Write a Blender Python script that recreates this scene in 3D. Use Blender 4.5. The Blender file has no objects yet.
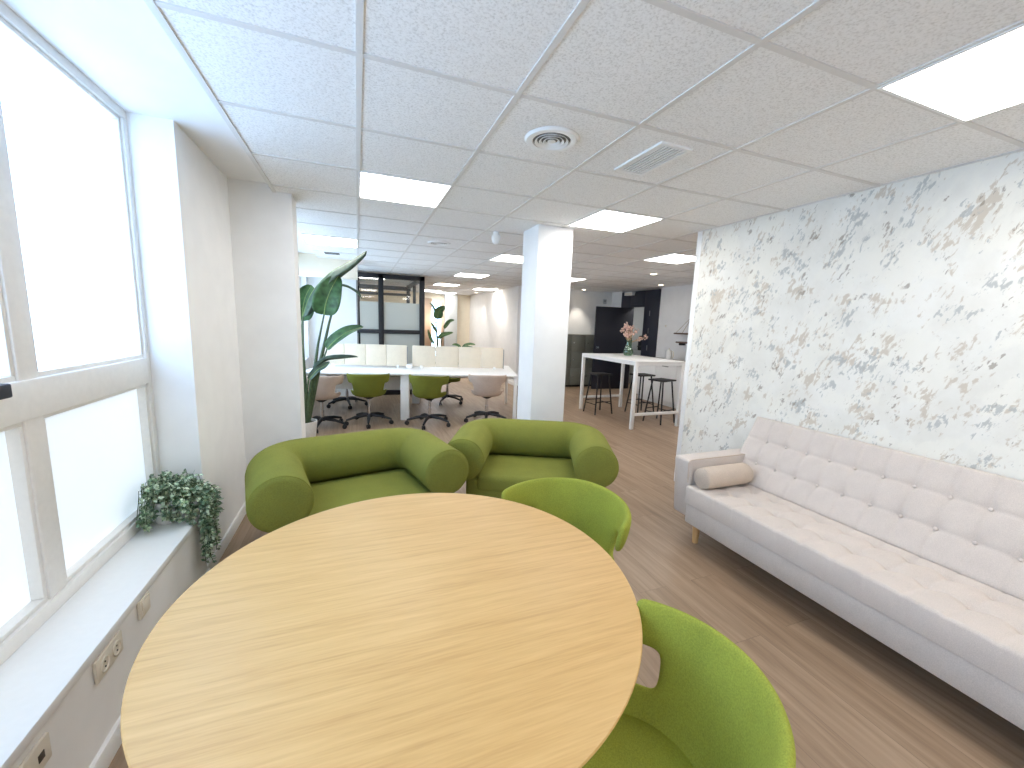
import bpy, bmesh, math, random
from mathutils import Vector, Matrix, Euler
random.seed(7)
S = bpy.context.scene
COL = S.collection
PI = math.pi
CH = 2.465          # ceiling height
CAMZ = 1.55

# ------------------------------------------------------------------ materials
def lin(c):
    return tuple(((v/255)/12.92 if v/255 <= .04045 else ((v/255+.055)/1.055)**2.4) for v in c) + (1,)

class NT:
    def __init__(s, name):
        s.m = bpy.data.materials.new(name); s.m.use_nodes = True
        s.t = s.m.node_tree; s.n = s.t.nodes; s.l = s.t.links
        s.b = s.n['Principled BSDF']
    def node(s, typ, **kw):
        x = s.n.new(typ)
        for k, v in kw.items():
            if k in x.inputs: x.inputs[k].default_value = v
            else: setattr(x, k, v)
        return x
    def link(s, a, b): s.l.new(a, b)
    def coord(s, scale=(1, 1, 1), rot=(0, 0, 0)):
        tc = s.node('ShaderNodeTexCoord'); mp = s.node('ShaderNodeMapping')
        mp.inputs['Scale'].default_value = scale; mp.inputs['Rotation'].default_value = rot
        s.link(tc.outputs['Object'], mp.inputs['Vector']); return mp.outputs['Vector']
    def ramp(s, fac, stops):
        r = s.node('ShaderNodeValToRGB'); e = r.color_ramp.elements
        while len(e) < len(stops): e.new(.5)
        for q, (p, c) in zip(e, stops): q.position = p; q.color = c
        s.link(fac, r.inputs[0]); return r.outputs[0]
    def bump(s, h, strength=.2, dist=.002):
        b = s.node('ShaderNodeBump', Strength=strength, Distance=dist)
        s.link(h, b.inputs['Height']); s.link(b.outputs[0], s.b.inputs['Normal'])

def plain(name, c, rough=.5, metal=0., noise=0., nscale=40, bump=0.):
    t = NT(name); t.b.inputs['Roughness'].default_value = rough; t.b.inputs['Metallic'].default_value = metal
    t.b.inputs['Base Color'].default_value = lin(c)
    v = t.coord((nscale,)*3); n = t.node('ShaderNodeTexNoise', Scale=1., Detail=3.); t.link(v, n.inputs['Vector'])
    if noise:
        lo = lin([max(0, x*(1-noise)) for x in c]); hi = lin([min(255, x*(1+noise)) for x in c])
        t.link(t.ramp(n.outputs[0], [(.3, lo), (.7, hi)]), t.b.inputs['Base Color'])
    if bump: t.bump(n.outputs[0], bump)
    return t.m

def fabric(name, c, var=.1, scale=260, rough=.9):
    t = NT(name); t.b.inputs['Roughness'].default_value = rough
    t.b.inputs['Sheen Weight'].default_value = .25; t.b.inputs['Sheen Roughness'].default_value = .6
    t.b.inputs['Sheen Tint'].default_value = lin(c)
    t.b.inputs['Specular IOR Level'].default_value = .2
    n = t.node('ShaderNodeTexNoise', Scale=scale, Detail=3.); t.link(t.coord(), n.inputs['Vector'])
    n2 = t.node('ShaderNodeTexNoise', Scale=9., Detail=3.); t.link(t.coord(), n2.inputs['Vector'])
    a = t.node('ShaderNodeMath', operation='MULTIPLY_ADD'); t.link(n2.outputs[0], a.inputs[0]); a.inputs[1].default_value = .35
    t.link(n.outputs[0], a.inputs[2])
    lo = lin([x*(1-var) for x in c]); hi = lin([min(255, x*(1+var)) for x in c])
    t.link(t.ramp(a.outputs[0], [(.4, lo), (.95, hi)]), t.b.inputs['Base Color'])
    t.bump(n.outputs[0], .25, .001); return t.m

def wood(name, dark, mid, light, axis='X', scale=1., rough=.45):
    t = NT(name); t.b.inputs['Roughness'].default_value = rough
    k = 26*scale
    sc = (1.3*scale, k, k) if axis == 'X' else (k, 1.3*scale, k) if axis == 'Y' else (k, k, 1.3*scale)
    n = t.node('ShaderNodeTexNoise', Scale=1., Detail=5., Roughness=.6, Distortion=.25); t.link(t.coord(sc), n.inputs['Vector'])
    f = tuple(x*4 for x in sc)
    n2 = t.node('ShaderNodeTexNoise', Scale=1., Detail=3.); t.link(t.coord(f), n2.inputs['Vector'])
    mx = t.node('ShaderNodeMath', operation='MULTIPLY_ADD'); t.link(n2.outputs[0], mx.inputs[0]); mx.inputs[1].default_value = .35
    t.link(n.outputs[0], mx.inputs[2])
    t.link(t.ramp(mx.outputs[0], [(.42, lin(dark)), (.66, lin(mid)), (.95, lin(light))]), t.b.inputs['Base Color'])
    t.bump(n2.outputs[0], .06, .001); return t.m

def emit(name, c, s):
    t = NT(name); t.b.inputs['Base Color'].default_value = lin((235, 238, 240))
    t.b.inputs['Emission Color'].default_value = lin(c); t.b.inputs['Emission Strength'].default_value = s
    t.b.inputs['Roughness'].default_value = .35
    return t.m

M = {}
M['wall'] = plain('white_plaster', (240, 239, 237), .85, noise=.01, nscale=6, bump=.04)
M['soffit'] = plain('white_ceiling_paint', (238, 236, 234), .85, noise=.008, nscale=5)
M['warm_lit_wall'] = plain('warm_lit_plaster', (242, 232, 212), .85, noise=.01, nscale=5)  # colour carries the warm light on the beam and far wall
M['white'] = plain('white_lacquer', (240, 240, 238), .35, noise=.005)
M['pvc'] = plain('white_window_frame', (236, 233, 228), .4, noise=.01)
M['plastic'] = plain('ivory_plastic', (228, 220, 204), .4, noise=.01)
M['dgrey'] = plain('dark_socket_hole', (70, 66, 60), .6, noise=.03)
M['tbar'] = plain('grey_white_ceiling_bar', (220, 217, 213), .5, noise=.01)
M['black'] = plain('black_powder_coat', (22, 22, 26), .5, noise=.06)
M['navy'] = plain('dark_navy_paint', (40, 42, 54), .5, noise=.04)
M['navy_dark'] = plain('darker_navy_door', (28, 30, 42), .5, noise=.04)
M['locker'] = plain('olive_grey_locker', (112, 113, 103), .5, noise=.03)
M['chrome'] = plain('polished_chrome', (215, 215, 218), .15, 1., noise=.01)
M['oak_leg'] = wood('oak_leg', (196, 152, 100), (216, 176, 122), (226, 190, 140), 'Z', 2.)
M['table'] = wood('light_oak_veneer', (196, 152, 92), (209, 166, 104), (219, 178, 116), 'X', 2.2)
M['green'] = fabric('olive_green_wool', (120, 122, 54))
M['green_dark'] = fabric('moss_green_wool', (108, 112, 44))
M['chair_green'] = fabric('bright_olive_wool', (146, 151, 60))
M['beige_shell'] = fabric('taupe_wool', (188, 170, 156))
M['sofa'] = fabric('light_greige_linen', (202, 191, 182), .06, 330)
M['sofa_base'] = fabric('pale_grey_linen', (202, 194, 187), .06, 330)
M['bolster'] = fabric('taupe_linen', (196, 180, 164), .08, 330)
M['button'] = fabric('button_linen', (206, 195, 186), .04, 330)
M['screen'] = fabric('cream_felt', (222, 210, 190), .05, 200)
M['leaf'] = plain('dark_green_leaf', (62, 96, 58), .45, noise=.25, nscale=14, bump=.1)
M['leaf_dull'] = plain('grey_green_leaf', (70, 88, 72), .5, noise=.2, nscale=14)
M['leaf_midrib'] = plain('pale_midrib', (130, 150, 90), .5, noise=.1)
M['stem'] = plain('green_stem', (66, 82, 52), .55, noise=.15)
M['ivy'] = plain('small_sage_leaf', (176, 200, 164), .6, noise=.35, nscale=30)
M['ivy2'] = plain('small_dark_leaf', (106, 132, 104), .6, noise=.3, nscale=30)
M['pot'] = plain('white_ceramic', (225, 225, 222), .35, noise=.02)
M['soil'] = plain('dark_soil', (50, 40, 32), .95, noise=.3)
M['vase'] = None
M['petal'] = plain('dusty_pink_petal', (214, 180, 166), .8, noise=.18, nscale=40)
M['twig'] = plain('pale_dry_stem', (190, 165, 125), .8, noise=.1)
M['brown'] = wood('dark_shelf_wood', (80, 58, 44), (104, 78, 60), (124, 96, 74), 'Y', 2.)
M['rope'] = plain('jute_rope', (176, 160, 136), .9, noise=.15, nscale=120)
M['steel'] = plain('grey_metal', (150, 152, 152), .35, .7, noise=.03)
M['curtain'] = plain('cream_curtain', (240, 224, 206), .9, noise=.02)
M['greywall'] = plain('pale_grey_wall', (196, 200, 200), .8, noise=.02)
M['soil_dark'] = M['soil']
M['panel'] = emit('led_diffuser', (255, 252, 249), 10.)
M['spot_lens'] = emit('downlight_lens', (255, 236, 205), 14.)
M['pane'] = emit('frosted_daylight_pane', (166, 208, 255), 3.4)
M['pane_side'] = emit('frosted_side_pane', (182, 218, 255), 2.6)
M['pane_low'] = emit('frosted_street_pane', (218, 238, 255), .40)
M['louver_gap'] = plain('duct_shadow_grey', (120, 118, 114), .7, noise=.05)

def glass(name, tint, gloss=.08):
    t = NT(name); t.n.remove(t.b)
    tr = t.node('ShaderNodeBsdfTransparent'); tr.inputs[0].default_value = tint
    gl = t.node('ShaderNodeBsdfGlossy'); gl.inputs['Roughness'].default_value = .03
    mx = t.node('ShaderNodeMixShader'); mx.inputs[0].default_value = gloss
    t.link(tr.outputs[0], mx.inputs[1]); t.link(gl.outputs[0], mx.inputs[2])
    t.link(mx.outputs[0], t.n['Material Output'].inputs[0]); return t.m
M['glass'] = glass('clear_glass', (.94, .96, .95, 1))
M['green_glass'] = glass('green_tinted_glass', (.45, .68, .52, 1), .14)
def frosted():
    t = NT('frosted_film'); t.n.remove(t.b)
    tr = t.node('ShaderNodeBsdfTransparent'); tr.inputs[0].default_value = (.8, .82, .8, 1)
    df = t.node('ShaderNodeBsdfDiffuse'); df.inputs[0].default_value = lin((226, 229, 224))
    tl = t.node('ShaderNodeBsdfTranslucent'); tl.inputs[0].default_value = lin((226, 229, 224))
    m1 = t.node('ShaderNodeMixShader'); m1.inputs[0].default_value = .45
    t.link(df.outputs[0], m1.inputs[1]); t.link(tl.outputs[0], m1.inputs[2])
    mx = t.node('ShaderNodeMixShader'); mx.inputs[0].default_value = .78
    t.link(tr.outputs[0], mx.inputs[1]); t.link(m1.outputs[0], mx.inputs[2])
    t.link(mx.outputs[0], t.n['Material Output'].inputs[0]); return t.m
M['frost'] = frosted()

def floor_mat():
    t = NT('greyed_oak_planks'); t.b.inputs['Roughness'].default_value = .42
    tc = t.node('ShaderNodeTexCoord')
    mp = t.node('ShaderNodeMapping'); mp.inputs['Rotation'].default_value = (0, 0, PI/2)
    t.link(tc.outputs['Object'], mp.inputs['Vector'])
    br = t.node('ShaderNodeTexBrick', offset=.37)
    br.inputs['Scale'].default_value = 1.; br.inputs['Brick Width'].default_value = 1.28; br.inputs['Row Height'].default_value = .192
    br.inputs['Mortar Size'].default_value = .0016; br.inputs['Mortar Smooth'].default_value = .2
    br.inputs['Color1'].default_value = (0, 0, 0, 1); br.inputs['Color2'].default_value = (1, 1, 1, 1); br.inputs['Mortar'].default_value = (.5, .5, .5, 1)
    t.link(mp.outputs[0], br.inputs['Vector'])
    n = t.node('ShaderNodeTexNoise', Scale=1., Detail=6., Roughness=.62, Distortion=.4)
    off = t.node('ShaderNodeVectorMath', operation='MULTIPLY_ADD')
    t.link(br.outputs['Color'], off.inputs[0]); off.inputs[1].default_value = (7, 13, 0)
    sc = t.coord((24, 1.5, 1)); t.link(sc, off.inputs[2]); t.link(off.outputs[0], n.inputs['Vector'])
    a = t.node('ShaderNodeMath', operation='MULTIPLY_ADD'); t.link(br.outputs['Color'], a.inputs[0]); a.inputs[1].default_value = .16
    t.link(n.outputs[0], a.inputs[2])
    c = t.ramp(a.outputs[0], [(.3, lin((122, 100, 79))), (.52, lin((148, 124, 101))), (.8, lin((171, 147, 123)))])
    mx = t.node('ShaderNodeMix', data_type='RGBA'); t.link(br.outputs['Fac'], mx.inputs[0])
    t.link(c, mx.inputs[6]); mx.inputs[7].default_value = lin((130, 108, 88))
    t.link(mx.outputs[2], t.b.inputs['Base Color'])
    t.bump(n.outputs[0], .08, .001); return t.m
M['floor'] = floor_mat()

def tile_mat():
    t = NT('mineral_fibre_tile'); t.b.inputs['Roughness'].default_value = .9
    n = t.node('ShaderNodeTexNoise', Scale=110., Detail=3., Roughness=.7); t.link(t.coord(), n.inputs['Vector'])
    t.link(t.ramp(n.outputs[0], [(.32, lin((216, 214, 211))), (.5, lin((241, 240, 238))), (.7, lin((247, 246, 245)))]), t.b.inputs['Base Color'])
    t.bump(n.outputs[0], .3, .002); return t.m
M['tile'] = tile_mat()

def wallpaper():
    t = NT('flecked_plaster_wallpaper'); t.b.inputs['Roughness'].default_value = .8
    def noise(sc, rot, scale, detail, rough=.6, loc=(0, 0, 0), dist=0.):
        tc = t.node('ShaderNodeTexCoord'); mp = t.node('ShaderNodeMapping')
        mp.vector_type = 'TEXTURE'; mp.inputs['Rotation'].default_value = rot; mp.inputs['Scale'].default_value = tuple(1/q for q in sc); mp.inputs['Location'].default_value = loc
        t.link(tc.outputs['Object'], mp.inputs['Vector'])
        n = t.node('ShaderNodeTexNoise', Scale=scale, Detail=detail, Roughness=rough, Distortion=dist); t.link(mp.outputs[0], n.inputs['Vector']); return n.outputs[0]
    base = t.ramp(noise((1, 1, 1), (0, 0, 0), 3.5, 5), [(.35, lin((224, 221, 211))), (.62, lin((234, 232, 224)))])
    r = (math.radians(24), 0, 0)
    def mask(loc, lo, hi, scale, k=1.):
        """flecks: a fine, slanting noise that only breaks through where a broad noise is high"""
        big = noise((1, 1, .8), r, scale, 2., .5, loc)
        fine = noise((1, 1.75, .75), r, scale*3.4, 5., .62, loc, .5)
        m = t.node('ShaderNodeMath', operation='MULTIPLY_ADD'); t.link(fine, m.inputs[0]); m.inputs[1].default_value = k; t.link(big, m.inputs[2])
        h = t.node('ShaderNodeMath', operation='MULTIPLY'); t.link(m.outputs[0], h.inputs[0]); h.inputs[1].default_value = .5
        return t.ramp(h.outputs[0], [(lo/2, (0, 0, 0, 1)), (hi/2, (1, 1, 1, 1))])
    def over(b, c, m, amt):
        q = t.node('ShaderNodeMath', operation='MULTIPLY'); t.link(m, q.inputs[0]); q.inputs[1].default_value = amt
        x = t.node('ShaderNodeMix', data_type='RGBA'); t.link(q.outputs[0], x.inputs[0]); t.link(b, x.inputs[6]); x.inputs[7].default_value = lin(c); return x.outputs[2]
    o = over(base, (236, 233, 222), mask((1.1, 4.7, 3.4), .66, .74, 5., .3), .6)
    o = over(o, (196, 182, 162), mask((3.1, 1.7, .4), 1.065, 1.14, 8., .9), .72)
    o = over(o, (176, 178, 174), mask((8.2, 5.1, 2.4), 1.085, 1.15, 9., .9), .78)
    o = over(o, (146, 134, 118), mask((5.7, 9.3, 7.1), 1.14, 1.20, 9., .9), .7)
    t.link(o, t.b.inputs['Base Color'])
    t.bump(noise((1, 1, 1), (0, 0, 0), 60., 3), .12, .002); return t.m
M['paper'] = wallpaper()

# ------------------------------------------------------------------ mesh helpers
def B(): return bmesh.new()
def xf(bm, vs, m):
    if m is not None: bmesh.ops.transform(bm, matrix=m, verts=vs)
def box(bm, x0, x1, y0, y1, z0, z1, bev=0., seg=2, m=None):
    r = bmesh.ops.create_cube(bm, size=1.); vs = r['verts']
    for v in vs:
        v.co = Vector(((x0+x1)/2+v.co.x*(x1-x0), (y0+y1)/2+v.co.y*(y1-y0), (z0+z1)/2+v.co.z*(z1-z0)))
    if bev:
        es = list({e for v in vs for e in v.link_edges})
        g = bmesh.ops.bevel(bm, geom=es, offset=bev, segments=seg, profile=.5, affect='EDGES')
        vs = list({v for f in g['faces'] for v in f.verts} | {v for v in vs if v.is_valid})
    xf(bm, vs, m)
    return bm
def ring4(bm, axis, a0, a1, b0, b1, w, d0, d1, bev=0.):
    """rectangular frame of four butted bars; d0..d1 is the depth along axis"""
    for p0, p1, q0, q1 in ((a0, a1, b0, b0+w), (a0, a1, b1-w, b1), (a0, a0+w, b0+w, b1-w), (a1-w, a1, b0+w, b1-w)):
        if axis == 'z': box(bm, p0, p1, q0, q1, d0, d1, bev)
        else: box(bm, d0, d1, p0, p1, q0, q1, bev)
def lathe(bm, prof, n=32, m=None, close=True):
    rings = []; vs = []
    for r, z in prof:
        if r < 1e-6: v = bm.verts.new((0, 0, z)); rings.append([v]); vs.append(v)
        else:
            q = [bm.verts.new((r*math.cos(2*PI*i/n), r*math.sin(2*PI*i/n), z)) for i in range(n)]; rings.append(q); vs += q
    for a, b in zip(rings, rings[1:]):
        for i in range(n):
            j = (i+1) % n
            if len(a) == 1 and len(b) > 1: bm.faces.new((a[0], b[j], b[i]))
            elif len(b) == 1 and len(a) > 1: bm.faces.new((a[i], a[j], b[0]))
            elif len(a) > 1: bm.faces.new((a[i], a[j], b[j], b[i]))
    xf(bm, vs, m); return bm
def tube(bm, pts, rad, n=10, cap=True):
    pts = [Vector(p) for p in pts]
    if not hasattr(rad, '__len__'): rad = [rad]*len(pts)
    rings = []; up = None
    for i, p in enumerate(pts):
        d = (pts[min(i+1, len(pts)-1)]-pts[max(i-1, 0)]).normalized()
        if up is None:
            up = Vector((0, 0, 1)) if abs(d.z) < .9 else Vector((0, 1, 0))
        s = d.cross(up).normalized(); up = s.cross(d).normalized()
        rings.append([bm.verts.new(p+rad[i]*(math.cos(2*PI*k/n)*s+math.sin(2*PI*k/n)*up)) for k in range(n)])
    for a, b in zip(rings, rings[1:]):
        for k in range(n): bm.faces.new((a[k], a[(k+1) % n], b[(k+1) % n], b[k]))
    if cap:
        bm.faces.new(rings[0][::-1]); bm.faces.new(rings[-1])
    return bm
def ob(name, bm, mat, parent=None, smooth=True, angle=40, subsurf=0, solid=None):
    bmesh.ops.recalc_face_normals(bm, faces=bm.faces)
    me = bpy.data.meshes.new(name); bm.to_mesh(me); bm.free()
    o = bpy.data.objects.new(name, me); COL.objects.link(o); me.materials.append(mat)
    if smooth:
        for p in me.polygons: p.use_smooth = True
        if not subsurf: me.set_sharp_from_angle(angle=math.radians(angle))
    if parent: o.parent = parent
    if solid:
        md = o.modifiers.new('thickness', 'SOLIDIFY'); md.thickness = solid; md.offset = 0
    if subsurf:
        md = o.modifiers.new('smooth', 'SUBSURF'); md.levels = subsurf; md.render_levels = subsurf
    return o
def thing(name, label, cat, loc=(0, 0, 0), rz=0., group=None):
    o = bpy.data.objects.new(name, None); COL.objects.link(o)
    o.empty_display_size = .1; o.location = loc; o.rotation_euler = (0, 0, rz)
    return tag(o, label, cat, group)
def tag(o, label, cat, group=None):
    o['label'] = label; o['category'] = cat
    if group: o['group'] = group
    return o
def struct(name, bm, mat, parent=None, **k):
    o = ob(name, bm, mat, parent, **k)
    if parent is None: o['kind'] = 'structure'
    return o
def dup(root, loc, rz=0., label=None):
    r = root.copy(); COL.objects.link(r); r.location = loc; r.rotation_euler = (0, 0, rz)
    if label: r['label'] = label
    for ch in list(root.children):
        c = ch.copy(); COL.objects.link(c); c.parent = r
        for g in list(ch.children):
            d = g.copy(); COL.objects.link(d); d.parent = c
    return r
def T(x, y, z): return Matrix.Translation((x, y, z))
def R(a, ax): return Matrix.Rotation(a, 4, ax)

# ------------------------------------------------------------------ room shell
XL, XP, XK = -.86, 3.03, 6.4        # left wall, wallpaper partition, kitchen wall
YB, YF = -2.2, 14.0
struct('floor', box(B(), -1.4, 7.9, YB-.1, YF+.1, -.1, 0), M['floor'])
struct('ceiling', box(B(), -.56, 7.9, YB-.1, YF+.1, CH+.005, CH+.1), M['tile'])
struct('trim_1', box(B(), -1.4, -.56, YB-.1, YF+.1, CH+.055, CH+.15), M['soffit'])          # plaster strip beside the tiles
gx, gy = .025, 1.674
bm = B()
for k in range(0, 11):
    x = gx+.6*k
    y1 = 9.4 if x > 3.75 else YF
    y0 = 2.1 if x > 3.1 else YB
    box(bm, x-.012, x+.012, y0, y1, CH, CH+.012)
for k in range(-6, 21):
    y = gy+.6*k
    x1 = XP if y < 3.1 else (XK if y < 9.4 else 3.7)
    box(bm, -.56, x1, y-.012, y+.012, CH+.0005, CH+.012)
box(bm, -.575, -.55, YB, 3.65, CH-.002, CH+.012)
struct('trim_2', bm, M['tbar'], smooth=False)

# left wall with the window recess
WY0, WY1 = -.6, 2.72
XW = -1.08
bm = B()
box(bm, -1.4, -.84, WY0, 2.62, 0, .415)                 # low wall under the sill
struct('wall_left', bm, M['wall'])
bm = B(); box(bm, -1.4, XL, WY1, 4.2, 0, CH+.1); struct('wall_left_far', bm, M['wall'])
bm = B(); box(bm, -1.4, -.84, YB, WY0, 0, CH+.1); struct('wall_left_near', bm, M['wall'])
bm = B(); box(bm, -1.4, -1.06, 2.62, WY1, 0, .45); struct('trim_3', bm, M['wall'])
bm = B(); box(bm, -1.16, -.825, WY0, 2.64, .415, .45, .006); box(bm, -1.16, -.9, 2.6, WY1-.002, .40, .448)
struct('trim_4', bm, M['white'])                        # window sill board
bm = B(); box(bm, -.95, -.45, 3.65, 3.90, 0, CH+.1); struct('wall_pillar', bm, M['wall'])
struct('wall_left_back', box(B(), -1.4, XL, 8.4, 14, 0, CH+.1), M['wall'])
bm = B(); box(bm, -1.4, XL, 4.2, 8.4, 0, .8); box(bm, -1.4, XL, 4.2, 8.4, 2.4, CH+.1)
struct('wall_left_middle', bm, M['wall'])
struct('baseboard_left', box(B(), XL-.01, XL+.013, 2.62, 3.65, 0, .085, .004), M['wall'])
struct('baseboard_sill', box(B(), -.85, -.826, WY0, 2.635, 0, .085, .004), M['wall'])

# window with four frosted panes
def window(name, x, y0, y1, z0, z1, mull, transom, fw=.055):
    root = bpy.data.objects.new(name, None); COL.objects.link(root); root.location = (x, y0, z0); root['kind'] = 'structure'
    L, H = y1-y0, z1-z0
    bm = B()
    ring4(bm, 'x', 0, L, 0, H, fw, -.05, .03, .004)
    ob('window_frame', bm, M['pvc'], root)
    ys = [fw]+[m-y0 for m in mull]+[L-fw]
    for m in mull: ob('mullion', box(B(), -.05, .025, m-y0-.045, m-y0+.045, fw, H-fw, .006), M['pvc'], root)
    zs = [fw, H-fw]
    if transom:
        ob('transom', box(B(), -.05, .034, fw, L-fw, transom[0]-z0, transom[1]-z0, .006), M['pvc'], root)
        zs = [fw, transom[0]-z0, transom[1]-z0, H-fw]
    for i in range(len(ys)-1):
        a = ys[i]+(.045 if i else 0); b = ys[i+1]-(.045 if i+1 < len(ys)-1 else 0)
        for k in range(0, len(zs), 2):
            bm = B()                                      # slim bead round each pane
            s = .018
            ring4(bm, 'x', a, b, zs[k], zs[k+1], s, -.03, .018, .003)
            ob('glazing_bead', bm, M['pvc'], root)
            ob('pane', box(B(), -.028, -.018, a+.004, b-.004, zs[k]+.004, zs[k+1]-.004), M['pane_low' if transom and k == 0 else 'pane' if transom else 'pane_side'], root)
    return root
w1 = window('window_1', XW, WY0, WY1+.02, .45, CH+.07, [.62, 1.865], (1.17, 1.305))
ob('window_latch', box(B(), .03, .06, 2.20, 2.33, .815, .86, .006), M['navy_dark'], w1)
window('window_2', XL-.12, 4.2, 8.4, .8, 2.4, [5.6, 7.0], None)

# partition with flecked wallpaper, kitchen and far walls
bm = B(); box(bm, XP, XP+.1, YB, 3.06, 0, CH+.02); struct('wall_right', bm, M['paper'])
struct('trim_5', box(B(), XP-.004, XP+.104, 3.06, 3.115, 0, CH+.01, .004), M['white'])
struct('wall_kitchen', box(B(), XK, XK+.1, 2.0, 7.5, 0, CH+.1), M['wall'])
bm = B(); box(bm, XK, XK+.1, 8.92, 9.5, 0, CH+.1); struct('wall_kitchen_end', bm, M['wall'])
struct('wall_bar', box(B(), XP+.1, XK+.1, 1.9, 2.0, 0, CH+.1), M['wall'])
struct('wall_lockers', box(B(), 3.7, XK, 9.4, 9.5, 0, CH+.1), M['wall'])
struct('wall_far_right', box(B(), 3.7, 3.8, 9.5, YF+.1, 0, CH+.1), M['wall'])
bm = B(); box(bm, XL, 2.2, YF, YF+.1, 0, CH+.1); box(bm, 2.8, 3.7, YF, YF+.1, 0, CH+.1)
box(bm, 2.2, 2.8, YF, YF+.1, 0, .3); box(bm, 2.2, 2.8, YF, YF+.1, 2.25, CH+.1)
struct('wall_far', bm, M['warm_lit_wall'])
struct('wall_behind', box(B(), -1.4, 3.13, YB-.1, YB, 0, CH+.1), M['wall'])
struct('wall_glass_room', box(B(), XL, -.01, 8.6, 8.7, 0, CH), M['wall'])
struct('trim_6', box(B(), XL, .02, 7.2, 7.5, 2.19, CH+.07, .004), M['warm_lit_wall'])      # dropped beam, warm light put into its paint colour
struct('wall_next_room', box(B(), 7.8, 7.9, 6.5, 10, 0, CH+.1), M['greywall'])
bm = B(); box(bm, XK+.1, 7.9, 6.9, 7.0, 0, CH+.1); box(bm, XK+.1, 7.9, 9.5, 9.6, 0, CH+.1); struct('wall_next_room_side', bm, M['greywall'])
bm = B(); box(bm, 3.69-.012, 3.69+.012, 9.4, YF, 0, .08); box(bm, XK-.012, XK+.005, 2, 7.5, 0, .08); struct('baseboard_far', bm, M['white'])
bm = B(); box(bm, XK-.012, XK+.006, 8.95, 9.4, 0, .08); struct('baseboard_kitchen', bm, M['white'])
# column
struct('column', box(B(), 1.585, 1.955, 3.58, 3.95, 0, CH+.02, .008), M['wall'])

# far window and curtain
w3 = bpy.data.objects.new('window_3', None); COL.objects.link(w3); w3.location = (2.5, YF+.03, .3); w3['kind'] = 'structure'
bm = B()
for q in ((-.3, -.25), (.25, .3)): box(bm, q[0], q[1], -.02, .05, 0, 1.95, .004)
for q in ((0, .05), (1.9, 1.95), (1.2, 1.24)): box(bm, -.3, .3, -.02, .05, q[0], q[1], .004)
ob('window_frame', bm, M['pvc'], w3); ob('pane', box(B(), -.25, .25, .02, .03, .05, 1.9), M['pane'], w3)

def curtain(name, x0, x1, y, z0, z1, mat, label):
    bm = B(); n = 60; rows = []
    for z in (z0, (z0+z1)/2, z1):
        rows.append([bm.verts.new((x0+(x1-x0)*i/n, y+.03*math.sin(i*1.25), z)) for i in range(n+1)])
    for a, b in zip(rows, rows[1:]):
        for i in range(n): bm.faces.new((a[i], a[i+1], b[i+1], b[i]))
    return tag(ob(name, bm, mat, solid=.004), label, 'curtain')
curtain('curtain', 2.05, 2.36, YF-.08, .02, 2.3, M['curtain'], 'cream curtain at the left side of the far bright window')
curtain('curtain', 2.66, 2.78, YF-.08, .02, 2.3, M['curtain'], 'narrow cream curtain at the right side of the far bright window')
struct('trim_7', box(B(), 2.78, 3.2, YF-.25, YF, 0, CH, .004), M['greywall'])

# ------------------------------------------------------------------ ceiling fittings
def panel(x, y, label, proto=[None]):
    if proto[0] is None:
        t = thing('ceiling_light_panel', label, 'ceiling light', (x, y, CH), 0, 'square LED panels in the ceiling')
        bm = B(); s = .298; w = .012
        ring4(bm, 'z', -s, s, -s, s, w, -.004, .006)
        ob('panel_frame', bm, M['white'], t)
        ob('diffuser', box(B(), -s+w, s-w, -s+w, s-w, -.001, .004), M['panel'], t)
        proto[0] = t; return t
    return dup(proto[0], (x, y, CH), 0, label)
PX = lambda k: gx+.3+.6*k
PY = lambda k: gy+.3+.6*k
panel(PX(3), PY(-2), 'large bright ceiling panel nearest the viewer above the flecked wallpaper wall')
panel(PX(0), PY(2), 'ceiling panel left of the round diffuser, above the left green armchair')
panel(PX(3), PY(2), 'ceiling panel just in front of the white column top')
panel(PX(-1), PY(6), 'ceiling panel beside the window strip above the big leaf of the plant')
panel(PX(6), PY(4), 'ceiling panel over the bar table, at the edge of the wallpaper wall')
panel(PX(3), PY(6), 'ceiling panel half hidden left behind the white column')
panel(PX(6), PY(9), 'ceiling panel seen as a sliver just right of the white column')
panel(PX(3), PY(10), 'ceiling panel over the desk screens, second in the row behind the column')
panel(PX(3), PY(14), 'far ceiling panel, third in the row behind the column')
panel(PX(5), PY(15), 'far ceiling panel beside the right white wall')
panel(PX(3), PY(18), 'far ceiling panel partly behind the black glass-room frame')
panel(PX(4), PY(19), 'farthest ceiling panel, in front of the end wall')
# extra panels added on the same grid to brighten the room
panel(PX(0), PY(-5), 'added unseen ceiling panel behind the viewer on the window side')
panel(PX(3), PY(-5), 'added unseen ceiling panel behind the viewer on the wallpaper side')
panel(PX(9), PY(4), 'added unseen ceiling panel over the kitchen counter')  # out of view, added to light the bar and kitchen
panel(PX(0), PY(13), 'added ceiling panel inside the black framed glass room')  # added to brighten the glass room from inside
for (x, y) in ((7.1, 8.2),):
    panel(x, y, 'ceiling panel in the room behind the navy door')

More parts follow.
